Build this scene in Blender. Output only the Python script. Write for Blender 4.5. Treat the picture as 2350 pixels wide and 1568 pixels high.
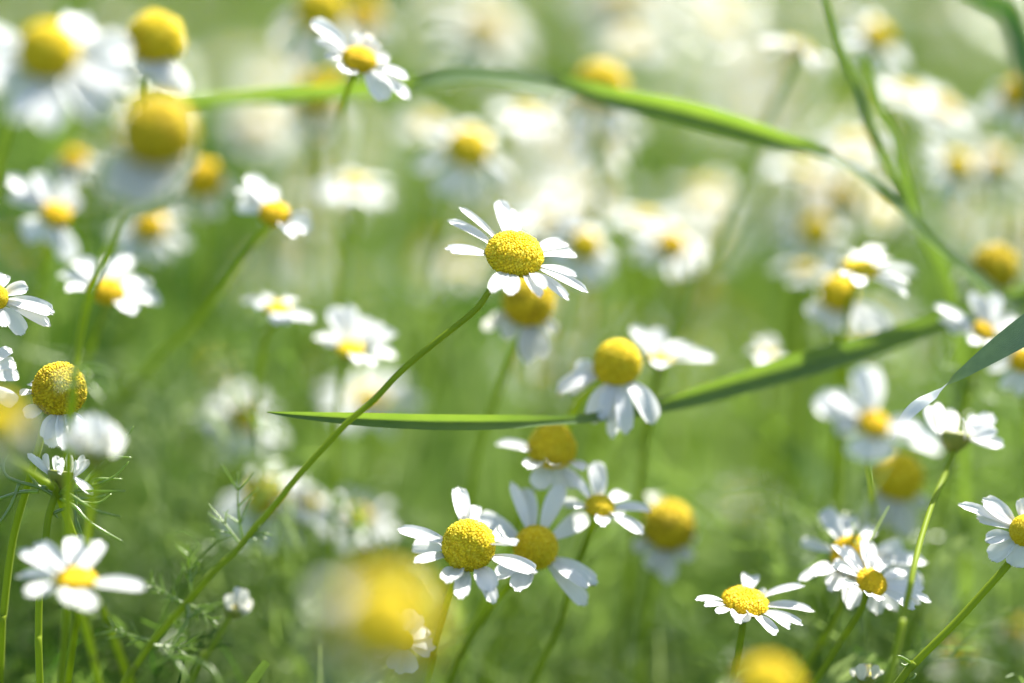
import bpy, math, random
import numpy as np
from mathutils import Vector, Matrix

random.seed(7)
rng = np.random.default_rng(7)
R_ = math.radians
for o in list(bpy.data.objects):
    bpy.data.objects.remove(o)
S = bpy.context.scene
COL = S.collection

# ------------------------------------------------------------------ camera, light
CAM = Vector((0, 0, 0.45)); PITCH = R_(15.0); LENS = 105.0; FOCUS = 0.530
cd = bpy.data.cameras.new("camera"); cam = bpy.data.objects.new("camera", cd); COL.objects.link(cam)
cam.location = CAM; cam.rotation_euler = (R_(90) - PITCH, 0, 0)
cd.lens = LENS; cd.sensor_width = 36.0; cd.clip_start = 0.01; cd.clip_end = 500
cd.dof.use_dof = True; cd.dof.focus_distance = FOCUS; cd.dof.aperture_fstop = 3.0
cd.dof.aperture_blades = 9; cd.dof.aperture_rotation = R_(10)
S.camera = cam
SUN = Vector((0.40, 0.50, 0.77)).normalized()
elev = math.asin(SUN.z); azim = math.atan2(SUN.x, SUN.y)
W = bpy.data.worlds.new("World"); S.world = W; W.use_nodes = True
wn = W.node_tree.nodes; wn.clear()
sky = wn.new("ShaderNodeTexSky"); sky.sky_type = 'NISHITA'; sky.sun_disc = False
sky.sun_elevation = elev; sky.sun_rotation = azim; sky.air_density = 1.0; sky.dust_density = 1.2
bg = wn.new("ShaderNodeBackground"); bg.inputs[1].default_value = 0.085
wo = wn.new("ShaderNodeOutputWorld")
W.node_tree.links.new(sky.outputs[0], bg.inputs[0]); W.node_tree.links.new(bg.outputs[0], wo.inputs[0])
ld = bpy.data.lights.new("sun", 'SUN'); ld.energy = 5.0; ld.angle = R_(0.53); ld.color = (1, 0.96, 0.88)
sun = bpy.data.objects.new("sun", ld); COL.objects.link(sun)
sun.location = (0.6, 1.0, 3); sun.rotation_euler = SUN.to_track_quat('Z', 'Y').to_euler()
S.view_settings.view_transform = 'Standard'; S.view_settings.look = 'None'
S.view_settings.exposure = 1.62; S.view_settings.gamma = 1
S.render.engine = 'CYCLES'
S.cycles.use_denoising = True
S.cycles.max_bounces = 8; S.cycles.diffuse_bounces = 5; S.cycles.transmission_bounces = 6
S.cycles.sample_clamp_indirect = 6; S.cycles.caustics_reflective = False; S.cycles.caustics_refractive = False

# ------------------------------------------------------------------ helpers
FPX = LENS / 36.0 * 2350.0
RIGHT = Vector((1, 0, 0)); FWD = Vector((0, math.cos(PITCH), -math.sin(PITCH))); UP = Vector((0, math.sin(PITCH), math.cos(PITCH)))
def at(x, y, d):
    """a point of the place, seen at (x, y) on a 2350-wide print from d millimetres along the lens axis"""
    d = d / 1000.0
    return CAM + FWD * d + RIGHT * ((x - 1175) / FPX * d) + UP * ((784 - y) / FPX * d)
def see(p):
    v = p - CAM; d = v.dot(FWD)
    return (1175 + v.dot(RIGHT) / d * FPX, 784 - v.dot(UP) / d * FPX, d * 1000)
def camdir(a):
    return (RIGHT * a[0] + UP * a[1] - FWD * a[2]).normalized()

def mesh(name, verts, faces, mat, uvs=None, smooth=True):
    m = bpy.data.meshes.new(name)
    m.from_pydata([tuple(v) for v in verts], [], faces)
    if uvs is not None:
        l = m.uv_layers.new(name="UVMap")
        li = np.empty(len(m.loops), dtype=np.int32); m.loops.foreach_get("vertex_index", li)
        l.data.foreach_set("uv", np.asarray(uvs, dtype=np.float32)[li].ravel())
    if smooth:
        m.polygons.foreach_set("use_smooth", np.ones(len(m.polygons), dtype=bool))
    m.materials.append(mat)
    return m
def link(name, data, parent=None, loc=None):
    o = bpy.data.objects.new(name, data); COL.objects.link(o)
    if parent: o.parent = parent
    if loc is not None: o.location = loc
    return o
def tag(o, label, cat, group=None):
    o["label"] = label; o["category"] = cat
    if group: o["group"] = group
    return o
def structure(o): o["kind"] = "structure"; return o
def stuff(o): o["kind"] = "stuff"; return o

def catmull(pts, n):
    pts = [Vector(p) for p in pts]
    if len(pts) == 2:
        return [pts[0].lerp(pts[1], i / n) for i in range(n + 1)]
    P = [pts[0] * 2 - pts[1]] + pts + [pts[-1] * 2 - pts[-2]]
    out = []; seg = len(pts) - 1
    for i in range(n + 1):
        u = i / n * seg; k = min(int(u), seg - 1); t = u - k
        a, b, c, d = P[k:k + 4]
        out.append(0.5 * ((2 * b) + (c - a) * t + (2 * a - 5 * b + 4 * c - d) * t * t + (3 * b - a - 3 * c + d) * t ** 3))
    return out
def tube(path, radii, sides=8, ridge=0.0, cap=True):
    n = len(path); V = []; F = []
    t0 = (path[1] - path[0]).normalized()
    u = t0.orthogonal().normalized()
    for i, p in enumerate(path):
        t = (path[min(i + 1, n - 1)] - path[max(i - 1, 0)]).normalized()
        u = (u - t * u.dot(t)).normalized(); w = t.cross(u)
        for k in range(sides):
            a = 2 * math.pi * k / sides
            r = radii[i] * (1 + (ridge if k % 2 else -ridge))
            V.append(p + (u * math.cos(a) + w * math.sin(a)) * r)
    for i in range(n - 1):
        for k in range(sides):
            k2 = (k + 1) % sides
            F.append((i * sides + k, i * sides + k2, (i + 1) * sides + k2, (i + 1) * sides + k))
    if cap:
        F.append(tuple(range(sides - 1, -1, -1))); F.append(tuple((n - 1) * sides + k for k in range(sides)))
    return V, F
class MB:
    def __init__(s): s.v = []; s.f = []
    def add(s, vf):
        b = len(s.v); s.v += list(vf[0]); s.f += [tuple(i + b for i in f) for f in vf[1]]
        return s

# ------------------------------------------------------------------ materials
def mat(name):
    m = bpy.data.materials.new(name); m.use_nodes = True
    m.node_tree.nodes.clear()
    return m, m.node_tree.nodes, m.node_tree.links
def noise_ramp(N, L, scale, c0, c1, coord='Object', detail=3, p0=0.35, p1=0.65):
    tc = N.new("ShaderNodeTexCoord"); no = N.new("ShaderNodeTexNoise"); no.inputs['Scale'].default_value = scale
    no.inputs['Detail'].default_value = detail
    L.new(tc.outputs[coord], no.inputs['Vector'])
    r = N.new("ShaderNodeValToRGB"); r.color_ramp.elements[0].position = p0; r.color_ramp.elements[1].position = p1
    r.color_ramp.elements[0].color = (*c0, 1); r.color_ramp.elements[1].color = (*c1, 1)
    L.new(no.outputs['Fac'], r.inputs[0])
    return r.outputs[0]
def leafy(name, c0, c1, t0, t1, trans=0.4, gloss=0.08, rough=0.4, scale=60, island=True, veins=False, fres=0.8, patch=0, other=None):
    """thin plant tissue: diffuse + translucent + a waxy sheen"""
    m, N, L = mat(name)
    if island:
        geo = N.new("ShaderNodeNewGeometry"); fac = geo.outputs['Random Per Island']
        if patch:      # whole sprays and tussocks are lighter or darker than their neighbours
            tc = N.new("ShaderNodeTexCoord"); no = N.new("ShaderNodeTexNoise"); no.inputs['Scale'].default_value = patch; no.inputs['Detail'].default_value = 1
            L.new(tc.outputs['Object'], no.inputs['Vector'])
            mr = N.new("ShaderNodeMapRange"); mr.inputs['From Min'].default_value = .38; mr.inputs['From Max'].default_value = .64
            L.new(no.outputs['Fac'], mr.inputs['Value'])
            av = N.new("ShaderNodeMath"); av.operation = 'MULTIPLY_ADD'; av.inputs[1].default_value = 0.35
            sc = N.new("ShaderNodeMath"); sc.operation = 'MULTIPLY'; sc.inputs[1].default_value = 0.65
            L.new(mr.outputs[0], sc.inputs[0]); L.new(fac, av.inputs[0]); L.new(sc.outputs[0], av.inputs[2]); fac = av.outputs[0]
    else:
        tc = N.new("ShaderNodeTexCoord"); no = N.new("ShaderNodeTexNoise"); no.inputs['Scale'].default_value = scale
        L.new(tc.outputs['Object'], no.inputs['Vector']); fac = no.outputs['Fac']
    def mixc(a, b):
        x = N.new("ShaderNodeMix"); x.data_type = 'RGBA'
        L.new(fac, x.inputs['Factor']); x.inputs['A'].default_value = (*a, 1); x.inputs['B'].default_value = (*b, 1)
        return x.outputs['Result']
    dc = mixc(c0, c1)
    if other:          # sheen painted in: the leaf's other face gets a paler colour
        bf = N.new("ShaderNodeNewGeometry"); x = N.new("ShaderNodeMix"); x.data_type = 'RGBA'
        L.new(bf.outputs['Backfacing'], x.inputs['Factor']); L.new(dc, x.inputs['A']); x.inputs['B'].default_value = (*other, 1); dc = x.outputs['Result']
    d = N.new("ShaderNodeBsdfDiffuse"); L.new(dc, d.inputs[0])
    t = N.new("ShaderNodeBsdfTranslucent"); L.new(mixc(t0, t1), t.inputs[0])
    mx = N.new("ShaderNodeMixShader"); mx.inputs[0].default_value = trans
    L.new(d.outputs[0], mx.inputs[1]); L.new(t.outputs[0], mx.inputs[2])
    g = N.new("ShaderNodeBsdfAnisotropic"); g.inputs['Roughness'].default_value = rough
    fr = N.new("ShaderNodeFresnel"); fr.inputs[0].default_value = 1.4
    ad = N.new("ShaderNodeMath"); ad.operation = 'MULTIPLY_ADD'; ad.inputs[1].default_value = fres; ad.inputs[2].default_value = gloss - 0.03
    ad.use_clamp = True
    L.new(fr.outputs[0], ad.inputs[0])
    mg = N.new("ShaderNodeMixShader"); L.new(ad.outputs[0], mg.inputs[0])
    L.new(mx.outputs[0], mg.inputs[1]); L.new(g.outputs[0], mg.inputs[2])
    if veins:
        uv = N.new("ShaderNodeUVMap"); sp = N.new("ShaderNodeSeparateXYZ"); L.new(uv.outputs[0], sp.inputs[0])
        mu = N.new("ShaderNodeMath"); mu.operation = 'MULTIPLY'; mu.inputs[1].default_value = 90
        L.new(sp.outputs[0], mu.inputs[0])
        si = N.new("ShaderNodeMath"); si.operation = 'SINE'; L.new(mu.outputs[0], si.inputs[0])
        b = N.new("ShaderNodeBump"); b.inputs['Strength'].default_value = 0.5 if gloss > 0.05 else 0.12; b.inputs['Distance'].default_value = 0.0002
        L.new(si.outputs[0], b.inputs['Height'])
        for q in (d, t, g): L.new(b.outputs[0], q.inputs['Normal'])
    out = N.new("ShaderNodeOutputMaterial"); L.new(mg.outputs[0], out.inputs[0])
    return m

M_STEM = leafy("stem_green", (0.23, 0.33, 0.015), (0.32, 0.40, 0.03), (0.42, 0.56, 0.02), (0.50, 0.62, 0.03), 0.45, 0.035, 0.5, 25, False, fres=0.25)
M_LEAF = leafy("thread_leaf", (0.20, 0.34, 0.03), (0.26, 0.38, 0.04), (0.46, 0.70, 0.05), (0.52, 0.72, 0.06), 0.5, 0.10, 0.35, 40, False)
M_BLADE = leafy("grass_blade", (0.06, 0.13, 0.035), (0.13, 0.21, 0.07), (0.18, 0.33, 0.025), (0.31, 0.46, 0.04), 0.44, 0.07, 0.42, 220, False, True, fres=0.45)
M_DRY = leafy("straw", (0.45, 0.38, 0.2), (0.5, 0.42, 0.25), (0.4, 0.33, 0.15), (0.4, 0.33, 0.15), 0.3, 0.05, 0.5, 40, False)
M_GRASS = leafy("field_grass", (0.016, 0.050, 0.008), (0.20, 0.31, 0.065), (0.07, 0.18, 0.012), (0.44, 0.62, 0.125), 0.45, 0.035, 0.5, fres=0.0, patch=24)
M_DULL = leafy("far_dull_green", (0.03, 0.06, 0.008), (0.10, 0.14, 0.03), (0.08, 0.16, 0.01), (0.20, 0.28, 0.04), 0.4, 0.035, 0.5, fres=0.0, patch=6)
M_WAXY = leafy("waxy_leaf", (0.08, 0.14, 0.09), (0.18, 0.25, 0.17), (0.10, 0.20, 0.06), (0.14, 0.25, 0.07), 0.2, 0.10, 0.42, 500, False, True, fres=0.5, other=(0.42, 0.50, 0.38))  # shade painted into the near face, sky sheen into the paler far face
M_DARKLEAF = leafy("dark_leaf", (0.02, 0.075, 0.02), (0.04, 0.11, 0.02), (0.04, 0.14, 0.01), (0.06, 0.18, 0.01), 0.3, 0.08, 0.4, 60, False, True, fres=0.2)
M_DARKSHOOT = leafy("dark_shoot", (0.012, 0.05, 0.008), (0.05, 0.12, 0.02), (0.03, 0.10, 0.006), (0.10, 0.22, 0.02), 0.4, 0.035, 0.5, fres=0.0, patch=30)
M_PALE = leafy("pale_shoot", (0.12, 0.20, 0.05), (0.30, 0.38, 0.16), (0.22, 0.36, 0.06), (0.50, 0.62, 0.22), 0.42, 0.06, 0.45, fres=0.1, patch=30)
M_PETAL = leafy("white_petal", (0.86, 0.87, 0.87), (0.90, 0.90, 0.89), (0.93, 0.93, 0.90), (0.95, 0.95, 0.92), 0.46, 0.045, 0.5, 300, False, True)
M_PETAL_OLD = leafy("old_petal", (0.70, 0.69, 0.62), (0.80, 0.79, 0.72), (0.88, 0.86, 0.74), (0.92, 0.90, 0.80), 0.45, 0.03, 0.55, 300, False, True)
M_CUP = leafy("bract_green", (0.22, 0.28, 0.05), (0.34, 0.32, 0.06), (0.3, 0.4, 0.05), (0.35, 0.42, 0.05), 0.15, 0.04, 0.5, 900, False)

def disc_mat(name, c0, c1, c2):
    m, N, L = mat(name)
    geo = N.new("ShaderNodeNewGeometry")
    r = N.new("ShaderNodeValToRGB"); r.color_ramp.elements[0].color = (*c0, 1); r.color_ramp.elements[1].color = (*c1, 1)
    e = r.color_ramp.elements.new(0.5); e.color = (*c2, 1)
    L.new(geo.outputs['Random Per Island'], r.inputs[0])
    b = N.new("ShaderNodeBsdfPrincipled"); b.inputs['Roughness'].default_value = 0.6
    b.inputs['Specular IOR Level'].default_value = 0.25
    L.new(r.outputs[0], b.inputs['Base Color'])
    t = N.new("ShaderNodeBsdfTranslucent"); L.new(r.outputs[0], t.inputs[0])
    mx = N.new("ShaderNodeMixShader"); mx.inputs[0].default_value = 0.04
    L.new(b.outputs[0], mx.inputs[1]); L.new(t.outputs[0], mx.inputs[2])
    out = N.new("ShaderNodeOutputMaterial"); L.new(mx.outputs[0], out.inputs[0])
    return m
M_DISC = disc_mat("disc_yellow", (0.76, 0.55, 0.010), (0.93, 0.76, 0.05), (0.87, 0.68, 0.015))
M_DISC_OR = disc_mat("disc_orange", (0.80, 0.54, 0.010), (0.93, 0.70, 0.02), (0.88, 0.62, 0.012))
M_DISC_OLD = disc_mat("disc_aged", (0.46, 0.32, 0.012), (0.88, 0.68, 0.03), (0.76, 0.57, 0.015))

m, N, L = mat("field_soil")
c = noise_ramp(N, L, 14, (0.02, 0.04, 0.008), (0.05, 0.08, 0.02), detail=6)
b = N.new("ShaderNodeBsdfDiffuse"); L.new(c, b.inputs[0])
out = N.new("ShaderNodeOutputMaterial"); L.new(b.outputs[0], out.inputs[0])
M_SOIL = m

# ------------------------------------------------------------------ ground
gv = []; gf = []; NX, NY = 60, 60
for j in range(NY + 1):
    for i in range(NX + 1):
        u = (i / NX - 0.5) * 2; v = (j / NY - 0.5) * 2
        x = math.copysign(abs(u) ** 2.2 * 120, u); y = math.copysign(abs(v) ** 2.2 * 120, v) + 1
        r = min(1, math.hypot(x, y) / 3)
        gv.append((x, y, 0.012 * math.sin(x * 3.1 + 1) * math.cos(y * 2.3) - 0.012))
for j in range(NY):
    for i in range(NX):
        a = j * (NX + 1) + i; gf.append((a, a + 1, a + NX + 2, a + NX + 1))
structure(link("ground", mesh("ground", gv, gf, M_SOIL)))

# ------------------------------------------------------------------ flower parts
PROFILE = {   # radius, height along the meridian from rim to the top, unit rim radius
    'flat': [(0.92, -0.06), (1.0, 0.06), (0.93, 0.2), (0.75, 0.33), (0.45, 0.41), (0.15, 0.40), (0, 0.38)],
    'hemi': [(0.90, -0.10), (1.0, 0.08), (0.98, 0.30), (0.86, 0.56), (0.62, 0.78), (0.32, 0.90), (0, 0.94)],
    'low': [(0.90, -0.12), (1.0, 0.06), (0.99, 0.24), (0.88, 0.46), (0.64, 0.63), (0.33, 0.72), (0, 0.74)],
    'cone': [(0.84, -0.18), (0.97, 0.0), (1.0, 0.25), (0.93, 0.6), (0.74, 0.95), (0.42, 1.2), (0, 1.3)],
    'ball': [(0.62, -0.35), (0.86, -0.16), (0.98, 0.12), (1.0, 0.45), (0.90, 0.85), (0.66, 1.17), (0.33, 1.36), (0, 1.42)],
}
HGT = {'flat': 0.4, 'low': 0.74, 'hemi': 0.94, 'cone': 1.3, 'ball': 1.42}
def profile_pts(kind, n=80):
    P = catmull([Vector((r, h, 0)) for r, h in PROFILE[kind]], n)
    return [(max(p.x, 0), p.y) for p in P]
def dome_mesh(kind, count, material, seed, lobes=True):
    rr = random.Random(seed)
    pr = profile_pts(kind)
    area = [0]
    for i in range(1, len(pr)):
        ds = math.hypot(pr[i][0] - pr[i - 1][0], pr[i][1] - pr[i - 1][1])
        area.append(area[-1] + ds * 2 * math.pi * (pr[i][0] + pr[i - 1][0]) / 2)
    tot = area[-1]; B = MB()
    # receptacle under the florets
    sides = 28; V = []; F = []
    for i in range(0, len(pr), 4):
        for k in range(sides):
            a = 2 * math.pi * k / sides; V.append(Vector((pr[i][0] * 0.93 * math.cos(a), pr[i][0] * 0.93 * math.sin(a), pr[i][1] * 0.95 - 0.02)))
    rows = len(V) // sides
    for i in range(rows - 1):
        for k in range(sides):
            k2 = (k + 1) % sides
            F.append((i * sides + k, i * sides + k2, (i + 1) * sides + k2, (i + 1) * sides + k))
    B.add((V, F))
    fr = math.sqrt(tot / count / math.pi) * 1.02
    ga = math.pi * (3 - math.sqrt(5))
    for q in range(count):
        s = tot * (1 - (q + 0.5) / count)
        i = next(i for i in range(1, len(area)) if area[i] >= s)
        t = (s - area[i - 1]) / max(1e-9, area[i] - area[i - 1])
        r = pr[i - 1][0] + (pr[i][0] - pr[i - 1][0]) * t; h = pr[i - 1][1] + (pr[i][1] - pr[i - 1][1]) * t
        a = q * ga + rr.gauss(0, 0.22) * fr / max(r, .12)
        r *= 1 + rr.gauss(0, .012); h += rr.gauss(0, .10) * fr
        tx, ty = pr[i][0] - pr[i - 1][0], pr[i][1] - pr[i - 1][1]; ln = math.hypot(tx, ty) or 1
        nr, nh = ty / ln, -tx / ln
        c = Vector((r * math.cos(a), r * math.sin(a), h)); n = Vector((nr * math.cos(a), nr * math.sin(a), nh)).normalized()
        n = (n + Vector((rr.uniform(-.22, .22), rr.uniform(-.22, .22), rr.uniform(-.1, .25)))).normalized()
        u = n.orthogonal().normalized(); w = n.cross(u); ph = rr.uniform(0, 6.28)
        R = fr * rr.uniform(0.75, 1.15); H = fr * rr.uniform(0.6, 1.7)
        openf = lobes and q > count * 0.16 and rr.random() < 0.85
        if openf:      # little open five-lobed tube
            nv = 10; V = []; F = []
            for k in range(nv):
                a2 = ph + 2 * math.pi * k / nv; V.append(c - n * fr * 0.5 + (u * math.cos(a2) + w * math.sin(a2)) * R * 0.55)
            for k in range(nv):
                a2 = ph + 2 * math.pi * k / nv; q2 = 1.08 if k % 2 == 0 else 0.62
                V.append(c + n * (H * (0.75 if k % 2 == 0 else 0.62)) + (u * math.cos(a2) + w * math.sin(a2)) * R * q2)
            for k in range(nv):
                a2 = ph + 2 * math.pi * k / nv; V.append(c + n * H * 0.42 + (u * math.cos(a2) + w * math.sin(a2)) * R * 0.38)
            V.append(c + n * H * (0.2 if rr.random() < .5 else 0.85))
            for k in range(nv):
                k2 = (k + 1) % nv
                F.append((k, k2, nv + k2, nv + k)); F.append((nv + k, nv + k2, 2 * nv + k2, 2 * nv + k)); F.append((2 * nv + k, 2 * nv + k2, 3 * nv))
        else:          # closed bud
            nv = 7; V = []; F = []
            for (pr_, ph_) in ((0.75, -0.4), (0.95, 0.15), (0.62, 0.62)):
                for k in range(nv):
                    a2 = 2 * math.pi * k / nv; V.append(c + n * H * ph_ + (u * math.cos(a2) + w * math.sin(a2)) * R * pr_)
            V.append(c + n * H * 0.82)
            for j in range(2):
                for k in range(nv):
                    k2 = (k + 1) % nv; F.append((j * nv + k, j * nv + k2, (j + 1) * nv + k2, (j + 1) * nv + k))
            for k in range(nv): F.append((2 * nv + k, 2 * nv + (k + 1) % nv, 3 * nv))
        B.add((V, F))
    return mesh("flower_disc", B.v, B.f, material, smooth=True)
DOMES = {}
def dome(kind, fine, aged):
    key = (kind, fine, aged)
    if key not in DOMES:
        n = {'flat': 230, 'low': 400, 'hemi': 430, 'cone': 520, 'ball': 620}[kind]
        DOMES[key] = dome_mesh(kind, int(n * (1.55 if fine else 0.4)), {0: M_DISC, 1: M_DISC_OLD, 2: M_DISC_OR}[aged], hash(kind) % 97 if False else len(kind) * 3 + fine, True)
    return DOMES[key]

def petal_geo(base, tip, n, width, bend=0.12, cup=0.12, rows=11, seed=0, twist=0.0, sag=0.0):
    rr = random.Random(seed)
    d = tip - base; Ln = d.length
    n = (n - d * (n.dot(d) / d.length_squared)).normalized()
    c1 = base + d * 0.42 + n * (bend * Ln)
    cols = 7; V = []; F = []; UV = []
    gw = rr.uniform(0.8, 1.2); ph = rr.uniform(0, 6)
    for i in range(rows):
        t = i / (rows - 1)
        p = base * (1 - t) ** 2 + c1 * 2 * t * (1 - t) + tip * t * t
        tg = ((c1 - base) * (1 - t) + (tip - c1) * t).normalized()
        nn = (n - tg * n.dot(tg)).normalized(); sd = tg.cross(nn)
        if twist:
            ca, sa = math.cos(twist * t), math.sin(twist * t); sd, nn = sd * ca + nn * sa, nn * ca - sd * sa
        wd = 0.5 * width * (0.30 + 0.70 * math.sin(min(1, t / 0.62) * math.pi / 2) ** 1.1)
        if t > 0.72: wd *= math.sqrt(max(0.0, 1 - ((t - 0.72) / 0.30) ** 2))
        for k in range(cols):
            s = k / (cols - 1) * 2 - 1
            z = cup * wd * (s * s) * 1.2 + 0.035 * width * math.cos(s * 2 * math.pi * 1.0 + 0.3) * min(1, t * 3) * gw \
                + 0.02 * width * math.sin(t * 7 + ph + s * 2)
            q = p + sd * (wd * s) + nn * z
            if i == rows - 1: q = q - tg * (Ln * (0.05 * (1 - math.cos(s * 3 * math.pi)) / 2 + 0.02 * s * s)) * gw
            V.append(q); UV.append((s * 0.5 + 0.5, t))
    for i in range(rows - 1):
        for k in range(cols - 1):
            a = i * cols + k; F.append((a, a + 1, a + cols + 1, a + cols))
    return V, F, UV

def frame_of(axis):
    z = axis.normalized(); x = (RIGHT - z * RIGHT.dot(z)).normalized(); return x, z.cross(x), z
def lathe(prof, x, y, z, c, sides=12, wob=0.0):
    V = []; F = []
    for r, h in prof:
        for k in range(sides):
            a = 2 * math.pi * k / sides; q = r * (1 + (wob if k % 2 else -wob)); V.append(c + x * (q * math.cos(a)) + y * (q * math.sin(a)) + z * h)
    for i in range(len(prof) - 1):
        for k in range(sides):
            k2 = (k + 1) % sides; F.append((i * sides + k, i * sides + k2, (i + 1) * sides + k2, (i + 1) * sides + k))
    return V, F

def stem_path(start, axis, pts, rr, lean=0.03):
    """from the head through the given points down to the soil"""
    path = [start] + [at(*p) for p in pts]
    last = path[-1]
    d = (path[-1] - path[-2]).normalized() if len(path) > 1 else -axis
    if d.z > -0.25: d = (d + Vector((0, 0, -0.6))).normalized()
    h = last.z
    g = Vector((last.x + d.x * h * 0.55 + rr.uniform(-lean, lean), last.y + d.y * h * 0.35 + rr.uniform(0.0, 2 * lean), -0.005))
    a, b, c, e = last, last + d * (h * 0.35), g + Vector((rr.uniform(-.01, .01), 0, h * 0.4)), g
    ext = [a * (1 - t) ** 3 + b * 3 * t * (1 - t) ** 2 + c * 3 * t * t * (1 - t) + e * t ** 3 for t in (0.25, 0.5, 0.75, 1.0)]
    return path + ext

GROUP = "chamomile flowers standing in the meadow"
COUNT = [0]
def flower(label, cx, cy, d, w, kind='hemi', axis=(0.1, 0.8, 0.6), tips=None, n=14, L=None, droop=10, dv=8, pw=None,
           stem=(), aged=0, fine=None, old=False, side=False, bend=0.10, stem_r=None, cat="flower", name="chamomile_flower", cup=True, seed=None, hang=0.0, wide=1.0):
    if tips is not None and 530 < d < 605:          # these stand a little nearer to the plane of focus
        near = lambda q: 530 + (q - 530) * 0.8 if q > 530 else q
        d = near(d); stem = [(p[0], p[1], near(p[2])) for p in stem]
    COUNT[0] += 1
    seed = COUNT[0] if seed is None else seed
    rr = random.Random(seed * 13 + 5)
    mm = d / FPX / 1000.0                      # metres per print pixel at this distance
    R = w * mm / 2; A = camdir(axis); x, y, z = frame_of(A)
    C = at(cx, cy, d) - A * (R * HGT[kind] * 0.45)
    if side: C = at(cx, cy, d)
    fine = (abs(d - 530) < 32) if fine is None else fine
    r_st = (stem_r or 10) * mm if stem_r else 0.00054 + 0.015 * R
    path = stem_path(C - z * R * 0.62, A, stem, rr)
    P = catmull(path, max(24, 7 * len(path)))
    root = bpy.data.objects.new(name, None); COL.objects.link(root)
    root.empty_display_size = 0.01
    root.location = P[-1]; O = P[-1].copy()
    tag(root, label, cat, GROUP if name == "chamomile_flower" else None)
    k = len(P)
    rad = [r_st * (1.25 - 0.25 * min(1, i / 4.0)) * (1 + 0.08 * i / k) for i in range(k)]
    V, F = tube([p - O for p in P], rad, 10, 0.06)
    link("stem", mesh("stem", V, F, M_STEM), root)
    if cup:
        V, F = lathe([(r_st * 1.2, -0.66 * R), (0.42 * R, -0.52 * R), (0.72 * R, -0.34 * R), (0.93 * R, -0.10 * R), (0.86 * R, 0.02 * R), (0.3 * R, 0.0)], x, y, z, C - O, 18, 0.03)
        if side:
            V, F = lathe([(r_st * 1.15, -0.95 * R), (0.36 * R, -0.80 * R), (0.66 * R, -0.52 * R), (0.88 * R, -0.15 * R), (0.94 * R, 0.14 * R), (0.86 * R, 0.26 * R), (0.3 * R, 0.2 * R)], x, y, z, C - O, 20, 0.035)
        link("bract_cup", mesh("bract_cup", V, F, M_CUP), root)
    if not side or kind != 'flat':
        o = link("flower_disc", dome(kind, fine, aged), root)
    else:
        o = link("flower_disc", dome(kind, fine, aged), root)
    M = Matrix((x, y, z)).transposed()
    ang = Matrix.Rotation(rr.uniform(0, 6.28), 3, 'Z')
    o.rotation_mode = 'QUATERNION'; o.rotation_quaternion = (M @ ang).to_quaternion(); o.location = C - O
    o.scale = (R * 1.0, R * 1.0, R * 1.0) if not side else (R * .6, R * .6, R * .3)
    pm = M_PETAL_OLD if old else M_PETAL
    Lm = (L or 1.75) * R if not (L and L > 3) else L / 1000.0
    def put(base, tip, nrm, wid, bd, cupq=0.14, tw=0.0):
        V, F, UV = petal_geo(base - O, tip - O, nrm, wid, bd, cupq, 11 if fine else 8, rr.randint(0, 99999), tw)
        link("petal", mesh("petal", V, F, pm, UV), root)
    rim = 0.9 * R; zb = -0.04 * R
    if tips is not None:
        cs = see(C)
        for tp in tips:
            tx, ty, tw = tp[:3]; dz = tp[3] if len(tp) > 3 else None
            want = math.atan2(-(ty - cs[1]), tx - cs[0])
            best = None
            for q in range(72):
                th = q * math.pi / 36
                b = C + (x * math.cos(th) + y * math.sin(th)) * rim + z * zb; sb = see(b)
                e = abs((math.atan2(-(sb[1] - cs[1]), sb[0] - cs[0]) - want + math.pi) % (2 * math.pi) - math.pi)
                if best is None or e < best[0]: best = (e, b, th)
            b, th = best[1], best[2]
            if side:
                f_ = max(-1, min(1, (tx - cs[0]) / (0.5 * w * 0.95))); th = math.acos(f_) * (1 if (len(root.children) % 2) else -1)
                b = C + (x * math.cos(th) + y * math.sin(th)) * rim + z * zb
            rad_ = x * math.cos(th) + y * math.sin(th)
            if dz is None:
                q0 = at(tx, ty, see(b)[2]); pl = (q0 - b).length
                dz = math.sqrt(max(0, Lm * Lm - pl * pl)) * 1000
                dz = min(dz, 9.0) * (1 if rad_.dot(FWD) > 0 else -1)
            t = at(tx, ty, see(b)[2] + dz)
            vw = (CAM - b).normalized()
            nrm = vw * 0.35 + A * 0.6 + rad_ * 0.15 + Vector((0.1, 0, 0.55))
            if side: nrm = vw * 0.6 + rad_ * 0.3 + Vector((0, 0, 0.7))
            if (t - b).normalized().dot(A) < -0.4: nrm = vw * 0.8 + rad_ * 0.5 + A * 0.2
            put(b, t, nrm, tw * mm * 1.12 * wide, bend + rr.uniform(-.04, .06), rr.uniform(0.05, 0.3), rr.uniform(-.25, .25))
    else:
        PW = (pw or w * 0.36) * mm
        off = rr.uniform(0, 6.28)
        for q in range(n):
            th = off + (q + rr.uniform(-.22, .22)) * 2 * math.pi / n
            rad_ = x * math.cos(th) + y * math.sin(th)
            dr = R_(droop + rr.gauss(0, dv)); l = Lm * rr.uniform(0.86, 1.08)
            b = C + rad_ * rim + z * zb
            dirv = rad_ * math.cos(dr) - z * math.sin(dr) + Vector((0, 0, -hang))
            t = b + dirv.normalized() * l
            nrm = z if abs(dr) < 0.9 else rad_ + z * 0.3
            put(b, t, nrm + rad_ * 0.15, PW * rr.uniform(0.85, 1.15), bend + rr.uniform(-.05, .06), rr.uniform(0.05, 0.3), rr.uniform(-.3, .3))
    return root

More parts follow.
